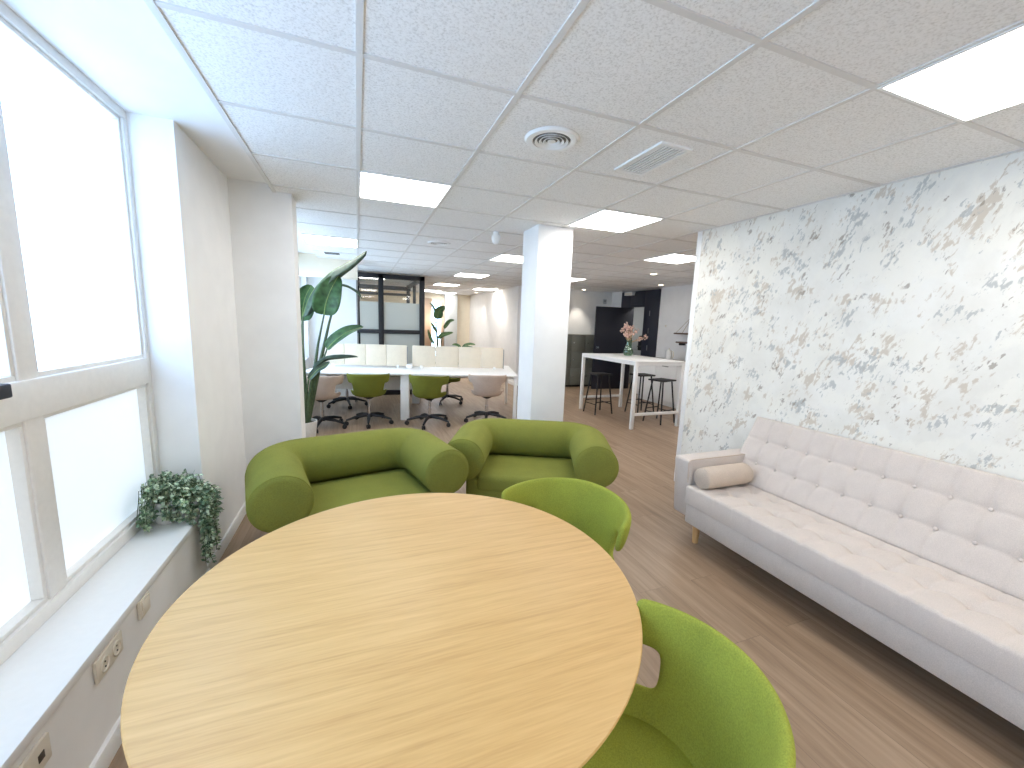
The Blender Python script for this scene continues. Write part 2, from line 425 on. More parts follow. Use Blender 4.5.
def round_diffuser(x, y, label, proto=[None]):
    if proto[0] is None:
        t = thing('round_air_diffuser', label, 'air vent', (x, y, CH), 0, 'round air diffusers')
        ob('diffuser_flange', lathe(B(), [(.094, .0), (.096, -.008), (.10, -.010), (.126, -.008), (.136, .003)], 40), M['white'], t)
        ob('duct_opening', lathe(B(), [(0, .001), (.098, .001)], 40), M['louver_gap'], t)
        for r in (.072, .051, .030):
            ob('louver_ring', lathe(B(), [(r, -.003), (r+.010, -.012), (r+.013, -.011), (r+.003, -.001), (r, -.003)], 36), M['white'], t)
        ob('center_cone', lathe(B(), [(0, -.011), (.012, -.011), (.021, -.008), (.010, -.001), (0, -.001)], 24), M['white'], t)
        proto[0] = t; return t
    return dup(proto[0], (x, y, CH), 0, label)
round_diffuser(.925, 1.974, 'white round louvred ceiling diffuser nearest the viewer, beside the slotted vent')
round_diffuser(.925, 4.974, 'round ceiling diffuser between the plant and the white sensor')
round_diffuser(.86, 7.59, 'round ceiling diffuser just above the top rail of the black glass room')
t = thing('slotted_air_vent', 'white rectangular ceiling vent with long slots', 'air vent', (1.525, 1.96, CH))
bm = B()
ring4(bm, 'z', -.1, .1, -.2, .2, .022, -.006, .006)
ob('vent_frame', bm, M['white'], t)
ob('vent_backing', box(B(), -.0785, .0785, -.1785, .1785, .001, .006), M['louver_gap'], t)
for i in range(7):
    x = -.066+i*.022
    ob('vent_slat', box(B(), x-.006, x+.006, -.1775, .1775, -.004, .0005), M['white'], t)
t = thing('small_air_grille', 'small dark square grille in the ceiling behind the big plant leaf', 'air vent', (-.32, 6.55, CH))
ob('grille_frame', box(B(), -.12, .12, -.12, .12, -.006, .007, .003), M['white'], t)
for i in range(6): ob('grille_slot', box(B(), -.10, .10, -.1+i*.036, -.08+i*.036, -.0075, -.005), M['dgrey'], t)
t = thing('ceiling_sensor', 'white dome sensor hanging from the ceiling left of the column', 'sensor', (1.34, 4.08, CH))
ob('sensor_base', lathe(B(), [(0, .004), (.03, .003), (.032, -.03), (.0, -.032)], 24), M['white'], t)
ob('sensor_dome', lathe(B(), [(.036, -.03), (.046, -.035), (.046, -.07), (.036, -.10), (.018, -.118), (0, -.122)], 28), M['white'], t)
def downlight(x, y, label, energy=0, proto=[None]):
    if proto[0] is None:
        t = thing('ceiling_downlight', label, 'ceiling light', (x, y, CH), 0, 'round ceiling downlights')
        ob('downlight_ring', lathe(B(), [(.05, .004), (.055, -.006), (.075, -.006), (.08, .004)], 28), M['white'], t)
        ob('downlight_lens', lathe(B(), [(0, -.001), (.05, -.001), (.05, .004), (0, .004)], 28), M['spot_lens'], t)
        proto[0] = t
    else: t = dup(proto[0], (x, y, CH), 0, label)
    if energy:
        ld = bpy.data.lights.new('downlight_beam', 'SPOT'); ld.energy = energy; ld.color = (1, .92, .8); ld.spot_size = math.radians(75); ld.spot_blend = .6; ld.shadow_soft_size = .04
        lo = bpy.data.objects.new('downlight_beam', ld); COL.objects.link(lo); lo.location = (x, y, CH-.02)
downlight(3.45, 10.4, 'downlight washing the far right wall, the nearer one', 24)
downlight(3.45, 12.3, 'downlight washing the far right wall, next to the end wall', 24)
downlight(5.35, 9.1, 'downlight washing the white wall above the lockers', 30)
downlight(4.7, 5.73, 'small round downlight over the bar table')
downlight(5.95, 7.0, 'round downlight in front of the navy door frame')
downlight(2.45, 13.5, 'downlight in front of the far curtained window', 60)

# ------------------------------------------------------------------ wall plates under the window
t = thing('double_socket', 'ivory double wall socket on the low wall under the sill', 'socket', (-.84, 1.655, .355))
ob('socket_plate', box(B(), 0, .012, -.08, .08, -.04, .04, .005), M['plastic'], t)
for y in (-.036, .036):
    ob('socket_well', lathe(B(), [(.0, .0125), (.019, .0125), (.022, .0155), (.025, .0155), (.026, .011)], 24, m=T(0, y, 0) @ R(PI/2, 'Y')), M['plastic'], t)
    bm = B()
    for dz in (-.009, .009): lathe(bm, [(0, .0145), (.003, .0145), (.003, .012)], 10, m=T(0, y, dz) @ R(PI/2, 'Y'))
    ob('pin_hole', bm, M['dgrey'], t)
t = thing('blank_wall_plate', 'ivory blank wall plate between the double socket and the table edge', 'wall plate', (-.84, 1.905, .37))
ob('plate', box(B(), 0, .014, -.04, .04, -.04, .04, .006), M['plastic'], t)
ob('plate_cover', box(B(), .012, .018, -.03, .03, -.03, .03, .004), M['plastic'], t)
t = thing('network_socket', 'ivory network socket plate at the lower left corner of the view', 'socket', (-.84, 1.28, .34))
ob('plate', box(B(), 0, .012, -.075, .075, -.04, .04, .005), M['plastic'], t)
for y in (-.036, .036): ob('port', box(B(), .008, .0135, y-.012, y+.012, -.012, .012, .002), M['dgrey'], t)

# ------------------------------------------------------------------ round oak table
t = thing('round_table', 'round light oak table with a thick edge in the foreground', 'table', (.162, 1.182, 0))
r = .674
ob('tabletop', lathe(B(), [(0, .74), (r-.006, .74), (r-.002, .7385), (r, .735), (r-.002, .729), (r-.035, .70), (r-.05, .697), (0, .697)], 128), M['table'], t, angle=25)
for sx in (-1, 1):
    for sy in (-1, 1):
        ob('leg', tube(B(), [(sx*.28, sy*.28, .70), (sx*.37, sy*.37, 0)], [.026, .017], 16), M['oak_leg'], t)
bm = B(); box(bm, -.29, .29, -.02, .02, .655, .697, m=R(PI/4, 'Z')); box(bm, -.29, .29, -.02, .02, .655, .697, m=R(-PI/4, 'Z'))
ob('underframe', bm, M['oak_leg'], t)

# ------------------------------------------------------------------ shell chairs
def shell_mesh(pm=86, sl=54):
    N = 40; bm = B()
    prof = [(.05, .437), (.12, .436), (.185, .441), (.222, .458), (.245, .522), (.258, .575), (.268, .63), (.280, .69), (.293, .762)]
    rows = []
    def row(k):
        out = []
        for i in range(N):
            a = -PI+2*PI*i/N; A = abs(a); rr, z = prof[k]
            f = max(0, min(1, (A-1.45)/.75)); f = f*f*(3-2*f)
            if k == 3: z = z-.014*f
            if k == 4: z = z-.075*f; rr = rr+.004*f
            if k == 2: z = z-.002*f
            g = max(0, 1-A/1.5); g = g*g*(3-2*g)
            if k >= 5: z += (0, .0, .006, .014)[min(3, k-5)]*g*(1.15 if k == 8 else 1)
            fx = 1.0; fy = 1.06 if A > PI/2 else 1.0
            out.append(bm.verts.new((rr*math.sin(a)*fx, rr*math.cos(a)*fy, z)))
        return out
    rows = [row(k) for k in range(9)]
    c = bm.verts.new((0, 0, .437))
    for i in range(N): bm.faces.new((c, rows[0][i], rows[0][(i+1) % N]))
    for k in range(8):
        for i in range(N):
            m = abs(-PI+2*PI*(i+.5)/N)
            lim = 9 if k < 4 else (math.radians(sl) if k < 6 else math.radians(pm))
            if m < lim: bm.faces.new((rows[k][i], rows[k][(i+1) % N], rows[k+1][(i+1) % N], rows[k+1][i]))
    for v in [v for v in bm.verts if not v.link_faces]: bm.verts.remove(v)
    return bm
def pad_mesh():
    return lathe(B(), [(0, .470), (.10, .470), (.17, .467), (.198, .460), (.207, .452), (.203, .445), (0, .442)], 40)
def shell(t, mat, pm=86, sl=54):
    o = ob('shell', shell_mesh(pm, sl), mat, t, solid=.034, subsurf=2)
    ob('seat_pad', pad_mesh(), mat, t)
def side_chair(label, x, y, face, pm, sl):
    t = thing('shell_chair', label, 'chair', (x, y, 0), math.atan2(face[1], face[0])+PI/2)
    shell(t, M['chair_green'], pm, sl)
    ob('seat_frame', lathe(B(), [(0, .425), (.15, .425), (.15, .405), (0, .405)], 28), M['black'], t)
    for sx in (-1, 1):
        for sy in (-1, 1):
            ob('leg', tube(B(), [(sx*.11, sy*.11, .415), (sx*.23, sy*.23, 0)], [.016, .011], 12), M['oak_leg'], t)
    return t
side_chair('green shell chair at the far right edge of the round table, near the armchairs', .84, 1.51, (-.78, -.62), 95, 54)
side_chair('green shell chair in the foreground at the lower right of the round table', .582, .652, (-.883, .469), 84, 64)

def office_chair(label, mat, loc, rz):
    t = thing('office_chair', label, 'office chair', loc, rz, 'shell office chairs on castors round the desk')
    shell(t, mat)
    ob('swivel_plate', lathe(B(), [(0, .425), (.10, .424), (.09, .405), (.035, .37), (0, .37)], 24), M['black'], t)
    ob('gas_column', lathe(B(), [(0, .38), (.02, .38), (.02, .26), (.027, .26), (.027, .10), (0, .10)], 20), M['chrome'], t)
    bm = B(); lathe(bm, [(0, .155), (.04, .15), (.045, .10), (0, .095)], 20)
    for k in range(5):
        a = 2*PI*k/5+.3; c, s = math.cos(a), math.sin(a)
        tube(bm, [(.02*c, .02*s, .13), (.19*c, .19*s, .115), (.33*c, .33*s, .078)], [.026, .022, .015], 8)
    ob('star_base', bm, M['black'], t)
    for k in range(5):
        a = 2*PI*k/5+.3; c, s = math.cos(a), math.sin(a)
        m = T(.33*c, .33*s, .031) @ R(a+.5, 'Z') @ R(PI/2, 'X')
        bm = B()
        for z in (-.022, .006): lathe(bm, [(0, z), (.027, z), (.031, z+.004), (.031, z+.012), (.027, z+.016), (0, z+.016)], 18, m=m)
        lathe(bm, [(0, .078), (.007, .078), (.007, .03), (0, .03)], 8, m=T(.33*c, .33*s, 0))
        ob('castor', bm, M['black'], t)
    return t
DR = math.radians(-14.5)
g1 = office_chair('green office chair in front of the desk, right of its middle leg', M['green_dark'], (.99, 6.0, 0), PI+DR-.15)
b1 = office_chair('taupe office chair at the right front corner of the desk', M['beige_shell'], (1.89, 6.0, 0), PI+DR-.05)
dup(g1, (.14, 6.27, 0), PI+DR+.2, 'green office chair in front of the desk, left of its middle leg')
dup(b1, (-.49, 6.16, 0), PI+DR+.1, 'taupe office chair beside the tall plant')
dup(g1, (1.60, 7.62, 0), DR+.3, 'office chair on the far side of the desk, seen under the right desktop')
dup(g1, (-.20, 7.65, 0), DR-.2, 'green office chair on the far side of the desk, half behind another green chair')

# ------------------------------------------------------------------ bench desk with felt screens
t = thing('bench_desk', 'long white double bench desk in front of the black glass room', 'desk', (.84, 7.02, 0), DR)
ob('desktop', box(B(), -1.5, 1.75, -.76, .76, .715, .742, .004), M['white'], t)
for x in (-1.47, 1.72):
    for y in (-.72, .72):
        ob('leg', box(B(), x-.025, x+.025, y-.025, y+.025, 0, .715, .004), M['white'], t)
for y in (-.66, .66):
    ob('leg', box(B(), -.065, .065, y-.05, y+.05, 0, .715, .004), M['white'], t)
bm = B()
for y in (-.5, .5): box(bm, -1.45, 1.7, y-.03, y+.03, .665, .715)
for x in (-1.45, 1.7): box(bm, x-.02, x+.02, -.7, .7, .67, .715)
ob('underframe', bm, M['white'], t)
ob('cable_tray', box(B(), -1.35, 1.5, -.1, .1, .60, .62, .004), M['black'], t)
ob('modesty_panel', box(B(), -1.4, -.1, -.012, .012, .36, .66, .004), M['white'], t)
def wp(x, y, z):
    v = Matrix.Rotation(DR, 3, 'Z') @ Vector((x, y, 0)); return (.84+v.x, 7.02+v.y, z)
def screen(x, y, label, L=1.55):
    s = thing('desk_screen', label, 'desk screen', wp(x, y, .742), DR, 'cream felt desk screens')
    n = 4; w = L/n
    for i in range(n):
        ob('felt_panel', box(B(), -L/2+i*w+.002, -L/2+(i+1)*w-.002, -.016, .016, .03, .385, .008), M['screen'], s)
    for x2 in (-L/2+.15, L/2-.15): ob('screen_foot', box(B(), x2-.02, x2+.02, -.03, .03, 0, .05, .003), M['white'], s)
    ob('edge_post', box(B(), L/2, L/2+.014, -.012, .012, .02, .36, .002), M['steel'], s)
    return s
screen(.80, 0, 'cream felt screen on the right half of the desk')
screen(-.745, 0, 'cream felt screen on the left half of the desk, partly behind the plant', 1.36)
tag(ob('power_block', box(B(), -.045, .045, -.03, .03, 0, .07, .006), M['white']), 'small white power block in the gap between the desk screens', 'power block')
bpy.data.objects['power_block'].location = wp(-.02, -.05, .742); bpy.data.objects['power_block'].rotation_euler = (0, 0, DR)

# ------------------------------------------------------------------ tube armchairs
def armchair(label, x, y, rz, hw=.45):
    t = thing('tub_armchair', label, 'armchair', (x, y, 0), rz, 'green bolster armchairs')
    rad, zc, L, cr = .16, .55, .67, .19
    pts = []
    for i in range(8): pts.append((-hw, -L+(L-cr)*i/7, zc))
    for i in range(1, 9):
        a = PI-PI/2*i/9; pts.append((-hw+cr+cr*math.cos(a), -cr+cr*math.sin(a), zc))
    for i in range(8): pts.append((-hw+cr+(2*hw-2*cr)*i/7, 0, zc))
    for i in range(1, 9):
        a = PI/2-PI/2*i/9; pts.append((hw-cr+cr*math.cos(a), -cr+cr*math.sin(a), zc))
    for i in range(8): pts.append((hw, -cr-(L-cr)*i/7, zc))
    y0 = -L
    capA = [(-hw, y0-d, zc) for d in (.030, .028, .020, .008)]; rA = [rad*.02, rad*.80, rad*.94, rad*.99]
    capB = [(hw, y0-d, zc) for d in (.008, .020, .028, .030)]
    P = capA+pts+capB; Rr = rA+[rad]*len(pts)+rA[::-1]
    bm = B(); tube(bm, P, Rr, 36)
    ob('bolster_back', bm, M['green'], t, angle=60)
    for x in (-hw, hw):
        ring = [(x+rad*.975*math.cos(a), y0-.012, zc+rad*.975*math.sin(a)) for a in [2*PI*k/40 for k in range(41)]]
        ob('end_piping', tube(B(), ring, .003, 6, cap=False), M['green'], t)
    ob('seat_cushion', box(B(), -hw+.09, hw-.09, -L+.02, -.10, .29, .42, .04, 4), M['green'], t)
    ob('seat_base', box(B(), -.47, .47, -L+.03, .03, .035, .40, .03, 3), M['green'], t)
    bm = B()
    for sx in (-.4, .4):
        for sy in (-.56, -.05): lathe(bm, [(0, .04), (.025, .04), (.025, 0), (0, 0)], 14, m=T(sx, sy, 0))
    ob('glide', bm, M['black'], t)
    return t
armchair('left green tub armchair, beside the window wall', -.08, 3.11, math.radians(13), .485)
armchair('right green tub armchair in front of the white column', 1.43, 3.19, math.radians(-25), .485)

# ------------------------------------------------------------------ tufted sofa
def tufted(L, W, Tk, rows, y_first, pitch, m, bevel=.03, puff=.014, ext=0):
    """slab along local x (length L) and y (width W); top face carries seams and button dimples"""
    bm = B(); nx = int(L/.009); ny = int(W/.009)
    bx = []; k = 0
    x = y_first
    while x < L: bx.append(x); x += pitch
    def top(x, y):
        e = min(x, L-x, y, W-y)
        h = 0.
        if e < bevel: h -= bevel*(1-math.sqrt(max(0, 1-((bevel-e)/bevel)**2)))
        dx = min(abs(x-b) for b in bx)
        h -= .006*math.exp(-(dx/.010)**2)
        dy = min(abs(y-r) for r in rows)
        h -= .006*math.exp(-(dy/.010)**2)
        d = math.hypot(dx, dy)
        h -= puff*math.exp(-(d/.032)**2)+.006*math.exp(-(d/.07)**2)
        return h
    g = [[bm.verts.new((L*i/nx, W*j/ny, top(L*i/nx, W*j/ny))) for j in range(ny+1)] for i in range(nx+1)]
    for i in range(nx):
        for j in range(ny): bm.faces.new((g[i][j], g[i+1][j], g[i+1][j+1], g[i][j+1]))
    loop = [g[i][0] for i in range(nx+1)]+[g[nx][j] for j in range(1, ny+1)]+[g[i][ny] for i in range(nx-1, -1, -1)]+[g[0][j] for j in range(ny-1, 0, -1)]
    low = [bm.verts.new((v.co.x, v.co.y, -Tk)) for v in loop]
    n = len(loop)
    for i in range(n): bm.faces.new((loop[i], low[i], low[(i+1) % n], loop[(i+1) % n]))
    bm.faces.new(low)
    bmesh.ops.transform(bm, matrix=m, verts=bm.verts)
    return bm, [(b, r) for b in bx for r in rows]
SY0, SY1 = .10, 2.13
SL = SY1-SY0
t = thing('tufted_sofa', 'long pale greige button-tufted sofa on wooden legs against the flecked wallpaper wall', 'sofa', (2.55, (SY0+SY1)/2, 0))
ox, oy = -2.55, -(SY0+SY1)/2
# frame mapping local slab x -> world -Y from the left end, slab y -> world +X
def slabm(x0, z0, ang):
    return T(ox+x0, oy+SY1, z0) @ R(-ang, 'Y') @ R(-PI/2, 'Z')
ms = slabm(2.19, .445, 0)
bm, pos = tufted(SL, .56, .13, [.22, .41], .085, .1445, ms, .014, .02)
seat = ob('seat_cushion', bm, M['sofa'], t, angle=60)
def buttons(pos, m, depth, parent):
    for b, r in pos:
        ob('button', lathe(B(), [(0, .006), (.006, .005), (.0095, .001), (.009, -.004), (0, -.004)], 12, m=m @ T(b, r, -depth)), M['button'], parent)
ang = math.atan2(.46, .245)
mb = slabm(2.655, .44, ang) @ T(-.075, 0, 0)
bm, pos2 = tufted(SL+.15, .535, .11, [.175, .355], .16, .1445, mb, .03)
back = ob('backrest', bm, M['sofa'], t, angle=60)
buttons(pos2, mb, .022, back)
ob('seat_base', box(B(), ox+2.20, ox+2.78, oy+SY0+.005, oy+SY1-.005, .17, .318, .010), M['sofa_base'], t)
bm = B()
tube(bm, [(ox+2.197, oy+SY0+.02, .317), (ox+2.197, oy+SY1-.02, .317)], .004, 8)
ob('piping', bm, M['sofa_base'], t)
for y0, y1 in ((SY1+.004, SY1+.15), (SY0-.15, SY0-.004)):
    bm = B(); box(bm, ox+2.20, ox+2.86, oy+y0, oy+y1, .19, .625, .02, 3)
    for v in bm.verts:
        if v.co.x < ox+2.4 and v.co.z < .4: v.co.x += .03
    ob('armrest', bm, M['sofa'], t)
    yy = y0+.008 if y0 > 1 else y1-.008
    bm = B(); tube(bm, [(ox+2.215, oy+yy, .46), (ox+2.204, oy+yy, .60), (ox+2.215, oy+yy, .618), (ox+2.24, oy+yy, .624), (ox+2.84, oy+yy, .624)], .004, 8)
    ob('arm_piping', bm, M['bolster'], t)
for x in (2.30, 2.72):
    for y in (SY1-.03, SY0+.03):
        ob('leg', tube(B(), [(ox+x, oy+y, .18), (ox+x, oy+y, 0)], [.03, .02], 18), M['oak_leg'], t)
# bolster cushion lying on the seat
bl = thing('bolster_cushion', 'taupe roll cushion lying on the sofa seat against its left armrest', 'cushion', (2.235, 2.045, .521))
ob('cushion_body', lathe(B(), [(0, 0), (.06, -.002), (.070, .006), (.0755, .02), (.0765, .2), (.0755, .40), (.070, .414), (.06, .422), (0, .42)], 36, m=R(PI/2, 'Y')), M['bolster'], bl, angle=50)
bm = B()
for x in (.008, .412):
    tube(bm, [(x, .0715*math.cos(2*PI*k/32), .0715*math.sin(2*PI*k/32)) for k in range(33)], .0035, 6, cap=False)
ob('cushion_piping', bm, M['bolster'], bl)

# ------------------------------------------------------------------ trailing plant on the sill
def leaf_quad(bm, p, d, n, L, W):
    s = d.cross(n).normalized(); u = s.cross(d).normalized()
    a = bm.verts.new(p); b = bm.verts.new(p+d*L*.5+s*W/2+u*W*.12); c = bm.verts.new(p+d*L); e = bm.verts.new(p+d*L*.5-s*W/2+u*W*.12); f = bm.verts.new(p+d*L*.52)
    bm.faces.new((a, b, f)); bm.faces.new((b, c, f)); bm.faces.new((c, e, f)); bm.faces.new((e, a, f))
px, py, pz = -.965, 2.53, .45
t = thing('trailing_plant', 'bushy trailing green plant hanging over the end of the white window sill', 'plant', (px, py, pz))
ob('pot', lathe(B(), [(0, 0), (.05, 0), (.055, .01), (.068, .11), (.068, .12), (.06, .12), (.055, .10), (0, .10)], 28), M['pot'], t)
rng = random.Random(3)
strands = []
for i in range(80):
    a = rng.uniform(0, 2*PI); rr = rng.uniform(.04, .14); up = rng.uniform(.05, .14)
    p = Vector((.03*math.cos(a), .03*math.sin(a), .11)); pts = [p]
    q = Vector((rr*math.cos(a)*1.1, rr*math.sin(a)*.9, .11+up)); pts.append((p+q)/2+Vector((0, 0, .02))); pts.append(q)
    e = q+Vector((.04*math.cos(a), .03*math.sin(a), -rng.uniform(.06, .2))); e.z = max(e.z, .015 if e.x < .12 else -.1)
    for v in pts+[e]: v.x = max(v.x, -.075); pts.append(e)
    strands.append(pts)
for i in range(26):                                  # the long fall over the sill edge
    y0 = rng.uniform(-.07, .13); ln = rng.uniform(.16, .40)
    s = [Vector((.02, y0*.3, .12)), Vector((.10, y0*.7, .20-.04*rng.random())), Vector((.15+.03*rng.random(), y0, .13))]
    x = .16+.035*rng.random(); z = .10
    while z > .10-ln: s.append(Vector((x+rng.uniform(-.012, .012), y0+rng.uniform(-.015, .015), z))); z -= .05
    strands.append(s)
bs, b1, b2 = B(), B(), B()
for pts in strands:
    tube(bs, pts, .0016, 5)
    for i in range(len(pts)-1):
        for k in range(5):
            p = pts[i].lerp(pts[i+1], k/5)
            for q in range(2):
                d = Vector((rng.gauss(0, 1), rng.gauss(0, 1), rng.gauss(-.2, .7))).normalized()
                n = Vector((rng.gauss(0, .5), rng.gauss(0, .5), 1)).normalized()
                if abs(d.dot(n)) > .95: continue
                if (p+d*.026).x > -.07 and True:
                    if p.z+pz < .5 and p.x < .15 and (p+d*.026).z < .006: continue
                    leaf_quad(b1 if rng.random() < .5 else b2, p, d, n, rng.uniform(.018, .03), rng.uniform(.012, .019))
ob('stems', bs, M['stem'], t)
o = ob('foliage', b1, M['ivy'], t, smooth=False); o = ob('foliage', b2, M['ivy2'], t, smooth=False)

# ------------------------------------------------------------------ big-leaved plants
def blade(pts, W, fold=.35, tipw=.02, n=18, m=5, normal=(0, -1, 0), base=.35, wav=.0):
    """paddle leaf: midrib through pts (base..tip)"""
    P = [Vector(p) for p in pts]
    def at(t):
        k = t*(len(P)-1); i = min(int(k), len(P)-2); f = k-i
        p0, p1, p2, p3 = P[max(i-1, 0)], P[i], P[i+1], P[min(i+2, len(P)-1)]
        return .5*((2*p1)+(-p0+p2)*f+(2*p0-5*p1+4*p2-p3)*f*f+(-p0+3*p1-3*p2+p3)*f**3)
    bm = B(); rows = []; N = Vector(normal).normalized()
    for i in range(n+1):
        t = i/n; c = at(t); d = (at(min(1, t+.02))-at(max(0, t-.02))).normalized()
        s = d.cross(N).normalized(); u = s.cross(d).normalized()
        w = W*(max(0, math.sin(PI*min(1, t**.75*.98+.02)))**.62)+.001
        rows.append([bm.verts.new(c+s*w*(j/m)*math.cos(fold)+u*(abs(j/m)**1.4*w*math.sin(fold)+wav*math.sin(9*t+j)*abs(j/m))) for j in range(-m, m+1)])
    for a, b in zip(rows, rows[1:]):
        for j in range(2*m): bm.faces.new((a[j], a[j+1], b[j+1], b[j]))
    mid = B(); tube(mid, [at(i/12) for i in range(13)], [.007-.005*i/12 for i in range(13)], 6)
    return bm, mid
t = thing('bird_of_paradise_plant', 'tall large-leaved plant standing behind the white wall pillar', 'plant', (-.64, 5.42, 0))
def rel(p): return (p[0]+.64, p[1]-5.42, p[2])
ob('pot', lathe(B(), [(0, 0), (.11, 0), (.12, .01), (.15, .26), (.15, .28), (.135, .28), (.13, .25), (0, .25)], 32), M['pot'], t)
ob('soil', lathe(B(), [(0, .262), (.13, .255), (.13, .24), (0, .24)], 24), M['soil'], t)
LV = [  # midrib base..tip, half width, fold, normal, material
 ([(-.60, 5.4, 1.55), (-.50, 5.38, 1.82), (-.30, 5.36, 2.06), (-.08, 5.34, 2.21), (.12, 5.32, 2.35)], .12, 1.15, (.45, -.3, -.85), 'leaf_dull', (-.62, 5.42, .3)),
 ([(-.37, 5.36, 1.58), (-.34, 5.30, 1.72), (-.28, 5.29, 1.88), (-.20, 5.36, 2.04)], .155, .30, (.1, -1, .15), 'leaf', (-.60, 5.42, .3)),
 ([(-.62, 5.5, 1.50), (-.60, 5.44, 1.66), (-.56, 5.42, 1.80), (-.50, 5.44, 1.92)], .13, .35, (.2, -1, .1), 'leaf', (-.68, 5.44, .3)),
 ([(-.35, 5.38, 1.17), (-.25, 5.34, 1.28), (-.10, 5.32, 1.39), (.07, 5.32, 1.45)], .085, .45, (-.25, -.8, .55), 'leaf', (-.62, 5.42, .3)),
 ([(-.50, 5.36, .92), (-.36, 5.33, 1.03), (-.18, 5.31, 1.06), (.0, 5.3, 1.08)], .055, .95, (-.1, -.5, .8), 'leaf_dull', (-.60, 5.40, .3)),
 ([(-.56, 5.36, .80), (-.46, 5.33, .92), (-.38, 5.32, .97), (-.32, 5.3, 1.02)], .05, .5, (0, -.8, .5), 'leaf_dull', (-.62, 5.42, .3)),
 ([(-.20, 5.6, 1.95), (-.10, 5.62, 1.93), (.0, 5.64, 1.87), (.06, 5.65, 1.80)], .03, .9, (0, -.4, .9), 'leaf_dull', (-.60, 5.44, .3)),
]
for pts, W, fo, nr, mt, foot in LV:
    a, b = blade([rel(p) for p in pts], W, fo, normal=nr, wav=.004)
    lf = ob('leaf', a, M[mt], t, solid=.0015)
    ob('midrib', b, M['leaf_midrib'], lf)
    f = Vector(rel(foot)); e = Vector(rel(pts[0]))
    ob('leaf_stalk', tube(B(), [f-Vector((0, 0, .05)), f.lerp(e, .35)+Vector((.0, 0, .03)), f.lerp(e, .7)+Vector((-.01, 0, .02)), e], [.03, .024, .014, .008], 8), M['stem'], t)

t = thing('bird_of_paradise_plant', 'large-leaved plant far away beside the black glass room', 'plant', (2.32, 12.5, 0))
def rel(p): return (p[0]-2.32, p[1]-12.5, p[2])
ob('pot', lathe(B(), [(0, 0), (.16, 0), (.17, .01), (.2, .4), (.2, .43), (.18, .43), (.17, .40), (0, .40)], 28), M['pot'], t)
LV2 = [([(2.27, 12.5, 1.62), (2.30, 12.48, 1.75), (2.35, 12.46, 1.88), (2.52, 12.44, 2.0)], .16, .4, (0, -1, .1)),
       ([(2.22, 12.5, 1.80), (2.17, 12.5, 1.92), (2.12, 12.5, 2.02), (2.05, 12.5, 2.08)], .05, .6, (.4, -.8, .2)),
       ([(2.50, 12.5, 1.33), (2.58, 12.5, 1.44), (2.68, 12.5, 1.56), (2.82, 12.5, 1.60)], .08, .6, (-.4, -.8, .3)),
       ([(2.26, 12.5, 1.22), (2.20, 12.5, 1.32), (2.15, 12.5, 1.42), (2.10, 12.5, 1.5)], .05, .5, (0, -1, .1)),
       ([(2.32, 12.5, 1.02), (2.44, 12.48, 1.12), (2.58, 12.47, 1.17), (2.78, 12.46, 1.22)], .08, .4, (-.2, -.9, .4)),
       ([(2.20, 12.5, .85), (2.10, 12.5, 1.0), (2.04, 12.5, 1.15), (2.0, 12.5, 1.3)], .05, .5, (0, -1, 0))]
for pts, W, fo, nr in LV2:
    a, b = blade([rel(p) for p in pts], W, fo, normal=nr, n=12, m=3)
    lf = ob('leaf', a, M['leaf'], t, solid=.0015); ob('midrib', b, M['leaf_midrib'], lf)
    e = Vector(rel(pts[0]))
    ob('leaf_stalk', tube(B(), [Vector((e.x*.2, 0, .38)), Vector((e.x*.5, 0, .38+(e.z-.38)*.5)), e], [.02, .015, .009], 6), M['stem'], t)
t = thing('low_leafy_plant', 'low dark green plant showing just above the right desk screen', 'plant', (3.0, 12.2, 0))
ob('pot', lathe(B(), [(0, 0), (.14, 0), (.16, .35), (.15, .36), (.14, .33), (0, .33)], 24), M['pot'], t)
for pts, W in (([(0, 0, .72), (.12, 0, .83), (.28, -.02, .87), (.42, -.03, .86)], .07), ([(-.02, 0, .70), (-.12, 0, .80), (-.22, -.02, .84), (-.32, -.03, .85)], .08), ([(0, -.02, .68), (.08, -.1, .76), (.2, -.15, .78), (.36, -.2, .76)], .07)):
    a, b = blade(pts, W, .5, normal=(0, -.6, .8), n=10, m=3)
    lf = ob('leaf', a, M['leaf'], t, solid=.0015); ob('midrib', b, M['leaf_midrib'], lf)
    ob('leaf_stalk', tube(B(), [(0, 0, .3), (pts[0][0]*.5, 0, .5), pts[0]], [.012, .01, .007], 6), M['stem'], t)

# ------------------------------------------------------------------ black framed glass room
t = thing('glass_meeting_room', 'black framed meeting room with frosted glass behind the desk', 'glass room', (.65, 8.65, 0))
X0, X1, Y1 = -.66, .66, 2.4
def bar(x0, x1, y0, y1, z0, z1, nm='frame_post'): ob(nm, box(B(), x0, x1, y0, y1, z0, z1, .004), M['black'], t)
HT = 2.44
for x in (X1-.1, -.25): bar(x, x+.1, -.05, .05, 0, HT)
ob('slim_post', box(B(), X0, X0+.03, -.03, .03, 0, HT, .004), M['steel'], t)
bar(X0, X1, -.05, .05, HT-.09, HT, 'frame_rail'); bar(X0, X1, -.045, .045, 1.265, 1.345, 'frame_rail'); bar(X0, X1, -.045, .045, 0, .1, 'frame_rail')
for x in (X1-.1, X0): bar(x, x+.08, Y1-.08, Y1, 0, HT)
bar(X0, X1, Y1-.08, Y1, HT-.14, HT-.04, 'frame_rail'); bar(X0, X1, Y1-.08, Y1, 2.16, 2.22, 'frame_rail')
for x in (X1-.08, X0): bar(x, x+.06, .05, Y1-.08, HT-.09, HT, 'frame_rail')
bar(X1-.08, X1-.02, .05, Y1-.08, 1.27, 1.34, 'frame_rail'); bar(X1-.08, X1-.02, 1.15, 1.23, .0, HT-.09)
